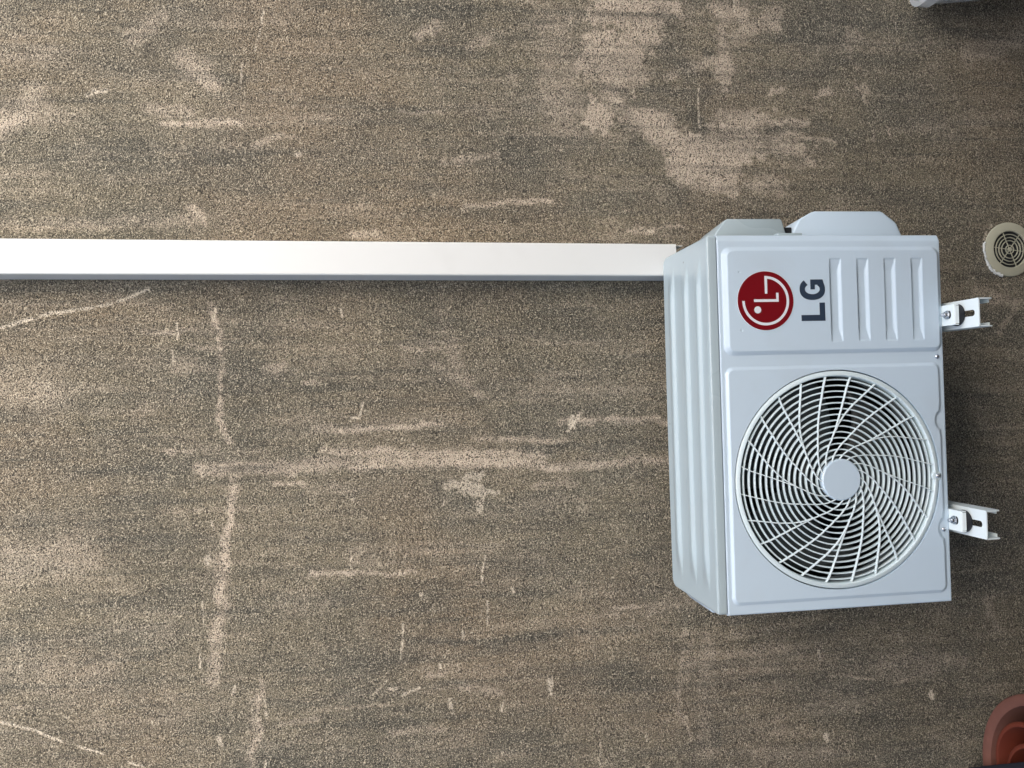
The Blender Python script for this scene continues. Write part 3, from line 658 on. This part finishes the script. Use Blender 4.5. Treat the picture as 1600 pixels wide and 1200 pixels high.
# ---------------------------------------------------------------- brackets
def bracket(cx, skew, label):
    B = empty('wall_bracket', L(cx, WALL, -.52)); tag(B, label, 'bracket', 'brackets under the air conditioner')
    zt = -.5020; ye = -.0770; hw = .0270; th = .0022; rw = .0060; s0, s1 = -.0595, -.0200
    def P(x, y, z): return L(cx + x + skew * (WALL - y), y, z)
    a = MB()
    # web with an open slot near its end
    a.poly([P(-hw, ye, zt), P(hw, ye, zt), P(hw, s0 - rw, zt), P(-hw, s0 - rw, zt)], (0, 0, -th))
    arc = [(rw * math.cos(math.radians(t)), s0 + rw * math.sin(math.radians(t))) for t in range(180, 361, 15)]
    half = [p for p in arc if p[0] <= 1e-9]; other = [p for p in arc if p[0] >= -1e-9]
    a.poly([P(-hw, s0 - rw, zt), P(0, s0 - rw, zt)] + [P(x, y, zt) for x, y in half[::-1][1:]] + [P(-rw, s1, zt), P(-hw, s1, zt)], (0, 0, -th))
    a.poly([P(hw, s0 - rw, zt), P(0, s0 - rw, zt)] + [P(x, y, zt) for x, y in other[1:]] + [P(rw, s1, zt), P(hw, s1, zt)], (0, 0, -th))
    a.poly([P(-hw, s1, zt), P(hw, s1, zt), P(hw, WALL - .004, zt), P(-hw, WALL - .004, zt)], (0, 0, -th))
    zb = zt - .0310
    for sg in (-1, 1):
        xo = sg * hw; xi = sg * (hw - th); r = .0075
        side = [(ye, zt - .0003)] + [(ye + r - r * math.cos(math.radians(t)), zb + r - r * math.sin(math.radians(t))) for t in (0, 20, 45, 70, 90)] + [(WALL - .004, zb), (WALL - .004, zt - .0003)]
        a.poly([P(xo + sg * .0002, y, z) for y, z in side], (-sg * th, 0, 0))
        a.poly([P(xi, ye + .012, zb), P(xi - sg * .006, ye + .012, zb), P(xi - sg * .006, WALL - .004, zb), P(xi, WALL - .004, zb)], (0, 0, .002))
    a.build('arm', M_brk, B, smooth=None)
    w = MB(); lb(w, cx + skew * 0 - .030, cx + .030, WALL - .0060, WALL - .0005, -.545, -.18, .001); w.build('wall_plate', M_brk, B)
    pd = MB(); pd.lathe([(.0001, -.0205), (.0212, -.0215), (.0218, -.0190), (.0205, -.0130), (.0190, -.0095), (.0185, -.0035), (.0175, -.0028), (.0001, -.0028)], P(0, -.0195, BOT), 'z', 48)
    pd.build('rubber_mount', M_rubber, B)
    return B
bracket(.1990, .0, 'white steel channel bracket under the emblem side of the air conditioner')
bracket(-.2020, -.0, 'white steel channel bracket under the fan side of the air conditioner')

# ---------------------------------------------------------------- trunking
DU = empty('pipe_trunking', L(.357, WALL, -.05))
tag(DU, 'long white plastic pipe trunking running up the wall from behind the air conditioner', 'trunking')
def dux(z): return .3567 + .0102 * z
def duct(name, m, hw, y0, y1, z0, z1, rr, parent):
    b = MB(); sect = [(-hw, y1), (-hw, y0 + rr)] + [(-hw + rr - rr * math.cos(math.radians(t)), y0 + rr - rr * math.sin(math.radians(t))) for t in (15, 30, 45, 60, 75)] + [(-hw + rr, y0), (hw - rr, y0)] + \
        [(hw - rr + rr * math.sin(math.radians(t)), y0 + rr - rr * math.cos(math.radians(t))) for t in (15, 30, 45, 60, 75)] + [(hw, y0 + rr), (hw, y1)]
    A = [b.bm.verts.new(L(dux(z0) + x, y, z0)) for x, y in sect]; Bv = [b.bm.verts.new(L(dux(z1) + x, y, z1)) for x, y in sect]
    for i in range(len(sect) - 1): b.bm.faces.new((A[i], A[i + 1], Bv[i + 1], Bv[i]))
    o = b.build(name, m, parent, smooth=None)
    md = o.modifiers.new('t', 'SOLIDIFY'); md.thickness = .0016; md.offset = -1
    return o
duct('cover', M_duct, .0357, .264, WALL - .006, -.034, 2.4, .0045, DU)
b = MB()
for s in (-1, 1):
    x0 = s * .0330; x1 = s * .0318
    b.poly([L(dux(-.05) + x0, .270, -.051), L(dux(-.05) + x1, .270, -.051), L(dux(2.4) + x1, .270, 2.4), L(dux(2.4) + x0, .270, 2.4)], (0, WALL - .0005 - .270, 0))
b.poly([L(dux(-.05) - .032, WALL - .004, -.051), L(dux(-.05) + .032, WALL - .004, -.051), L(dux(2.4) + .032, WALL - .004, 2.4), L(dux(2.4) - .032, WALL - .004, 2.4)], (0, .003, 0))
b.build('base_channel', M_ductin, DU, smooth=None)
b = MB(); 
for dx, r in ((-.012, .011), (.010, .008)):
    n = 12; 
    A = [b.bm.verts.new(L(dux(-.2) + dx + r * math.cos(i * math.tau / n), .305 + r * math.sin(i * math.tau / n), -.12)) for i in range(n)]
    Bq = [b.bm.verts.new(L(dux(1) + dx + r * math.cos(i * math.tau / n), .305 + r * math.sin(i * math.tau / n), 1.0)) for i in range(n)]
    for i in range(n): b.bm.faces.new((A[i], A[(i + 1) % n], Bq[(i + 1) % n], Bq[i]))
    b.bm.faces.new(A)
b.build('insulated_pipe', M_rubber, DU)

# ---------------------------------------------------------------- round vent
vx, vz = on_wall(1575.5, 390.3)
VE = empty('air_vent', (vx, -.002, vz)); tag(VE, 'round beige plastic air vent with ringed grille set in the plaster low on the wall', 'air vent')
RO = .0668; RI = .0445
b = MB(); b.lathe([(RI, .006), (RI, -.0068), (RI + .0015, -.0078), (RO - .004, -.0066), (RO - .0008, -.0050), (RO, -.0030), (RO, .006)], (vx, 0, vz), 'y', 96, True); b.build('flange', M_vent, VE)
b = MB()
for r in (.0105, .0215, .0290, .0370):
    b.lathe([(r - .0008, -.0058), (r + .0008, -.0058), (r + .0008, .0020), (r - .0008, .0020)], (vx, 0, vz), 'y', 64, True)
b.lathe([(.0001, -.0064), (.0052, -.0060), (.0056, .002), (.0001, .002)], (vx, 0, vz), 'y', 24)
for k in range(6):
    a = math.radians(60 * k + 22); d = Vector((math.cos(a), 0, math.sin(a))); n = Vector((-d.z, 0, d.x)) * .0007; c = Vector((vx, -.0052, vz))
    b.poly([c + d * .004 + n, c + d * .004 - n, c + d * (RI + .001) - n, c + d * (RI + .001) + n], (0, .006, 0))
b.build('vent_grille', M_vent, VE)
b = MB(); b.lathe([(.0001, -.0030), (RI - .0002, -.0030), (RI - .0002, -.0020), (.0001, -.0020)], (vx, 0, vz), 'y', 48); b.build('insect_screen', M_black, VE)
b = MB(); random.seed(4)
for i in range(26):
    a = math.radians(75 + i * 3.4); r = RO + random.uniform(0, .004); s = random.uniform(.0022, .0046) * (1.2 if i > 12 else .8)
    q = bmesh.new(); bmesh.ops.create_icosphere(q, subdivisions=2, radius=1)
    for v in q.verts: v.co = Vector((vx + r * math.cos(a) + v.co.x * s * random.uniform(.8, 1.1), -.004 + v.co.y * .0032, vz + r * math.sin(a) + v.co.z * s * random.uniform(.8, 1.1)))
    b.add(q)
b.build('sealant', M_caulk, VE)

# ---------------------------------------------------------------- pots
def pot(cx, cy, rim_z, r, h, m, label, group, lip=.016):
    b = MB(); t = .010 * r / .2 + .003; z = rim_z
    rb = r * .72; zl = z - .055 * r / .2 - .01
    prof = [(.001, z - h), (rb, z - h), (rb + .004, z - h + .004), (r - lip, zl), (r - .002, zl + .002), (r, zl + .006), (r, z - .004), (r - .003, z - .0005), (r - .006, z), (r - .006 - lip * .5, z - .001),
            (r - lip - t * .4, z - .006), (r - lip - t, zl), (rb - t, z - h + .012), (.001, z - h + .012)]
    b.lathe(prof, (cx, cy, 0), 'z', 96)
    o = b.build('terracotta_pot', m, None, smooth=40)
    tag(o, label, 'plant pot', group); return o
G = 'stacked terracotta pots'
pz = LIFT - .77; py = -WALL
pot(-.822, .113 + py, pz, .206, pz - .0005, M_pot, 'large dusty terracotta pot against the wall with two smaller pots inside it', G, .019)
pot(-.797, .152 + py, LIFT - .762, .112, .205, M_pot2, 'medium red terracotta pot standing inside the large dusty pot', G, .009)
pot(-.822, .142 + py, LIFT - .7660, .094, .165, M_pot2, 'smallest red terracotta pot nested inside the medium pot', G, .008)
# inner pots rest on soil packed in the large one
b = MB(); rs = .150
b.lathe([(.001, .0), (rs * .93, .0), (rs, .085), (rs * .9, .1025), (.001, .1035)], (-.822, .113 + py, .013), 'z', 64)
so_ = b.build('potting_soil', mat('soil', (.035, .022, .015), .95, var=.4, scale=90, bump=(150, .006))); tag(so_, 'dark soil filling the bottom of the large terracotta pot', 'soil', kind='stuff')

# navy cloth over the near side of the pots
def cloth():
    a = Vector((-.866, .357)); d = Vector((.102, -.202)).normalized(); n = Vector((-d.y * -1, d.x * -1)) ; n = Vector((d.y, -d.x))
    if n.x > 0: n = -n
    us = np.linspace(.03, .50, 90); vs_ = np.linspace(0, .34, 60)
    U, V = np.meshgrid(us, vs_, indexing='ij')
    X = a.x + d.x * U + n.x * V; Y = a.y + d.y * U + n.y * V
    R = np.hypot(X + .822, Y - .113)
    Z = -.744 - np.maximum(0, R - .250) * 1.9 + .008 * (fbm(X * 14, Y * 14, 3, 3) - .5) - .012 * (1 - sst(0, .19, R)) * 0
    Z = np.maximum(Z, -1.02); Y = np.minimum(Y, .335)
    P = np.stack([X, Y, Z], -1) + np.array(OFF)
    me, _ = grid_mesh(P, None, 'cloth')
    o = link_mesh('cloth', me, M_cloth, smooth=True); md = o.modifiers.new('s', 'SOLIDIFY'); md.thickness = .005; md.offset = 1
    tag(o, 'dark navy cloth draped over the near side of the terracotta pots', 'cloth')
cloth()

# ---------------------------------------------------------------- storage tub
T = empty('storage_tub', (1.2, -.17, 0)); tag(T, 'translucent grey plastic storage tub on the floor below and right of the vent', 'storage tub')
def tubshell(z0, z1, x0, x1, tp, y0, y1, rc, th, name, m, lip=0):
    b = MB(); rings = []
    for (z, k, o) in ((z0, 1, 0), (z1, 0, 0), (z1, 0, -th), (z0 + th, 1, -th)):
        ins = tp * k - o; xa, xb, ya, yb = x0 + ins, x1 - ins, y0 + ins * .6, y1 - ins * .6; ring = []
        for (cx, cy, s) in ((xb - rc, yb - rc, 0), (xa + rc, yb - rc, 90), (xa + rc, ya + rc, 180), (xb - rc, ya + rc, 270)):
            for t in range(0, 91, 15): ring.append(b.bm.verts.new((cx + rc * math.cos(math.radians(s + t)), cy + rc * math.sin(math.radians(s + t)), z)))
        rings.append(ring)
    n = len(rings[0])
    for A, Bq in zip(rings[:-1], rings[1:]):
        for i in range(n): b.bm.faces.new((A[i], A[(i + 1) % n], Bq[(i + 1) % n], Bq[i]))
    b.bm.faces.new(rings[0]); b.bm.faces.new(rings[-1])
    return b.build(name, m, T, smooth=40)
tubshell(.002, .386, .961, 1.50, .036, -.340, -.030, .035, .004, 'body', M_tub)
tubshell(.3865, .415, .959, 1.512, -.001, -.352, -.018, .040, .010, 'rim', M_tub)
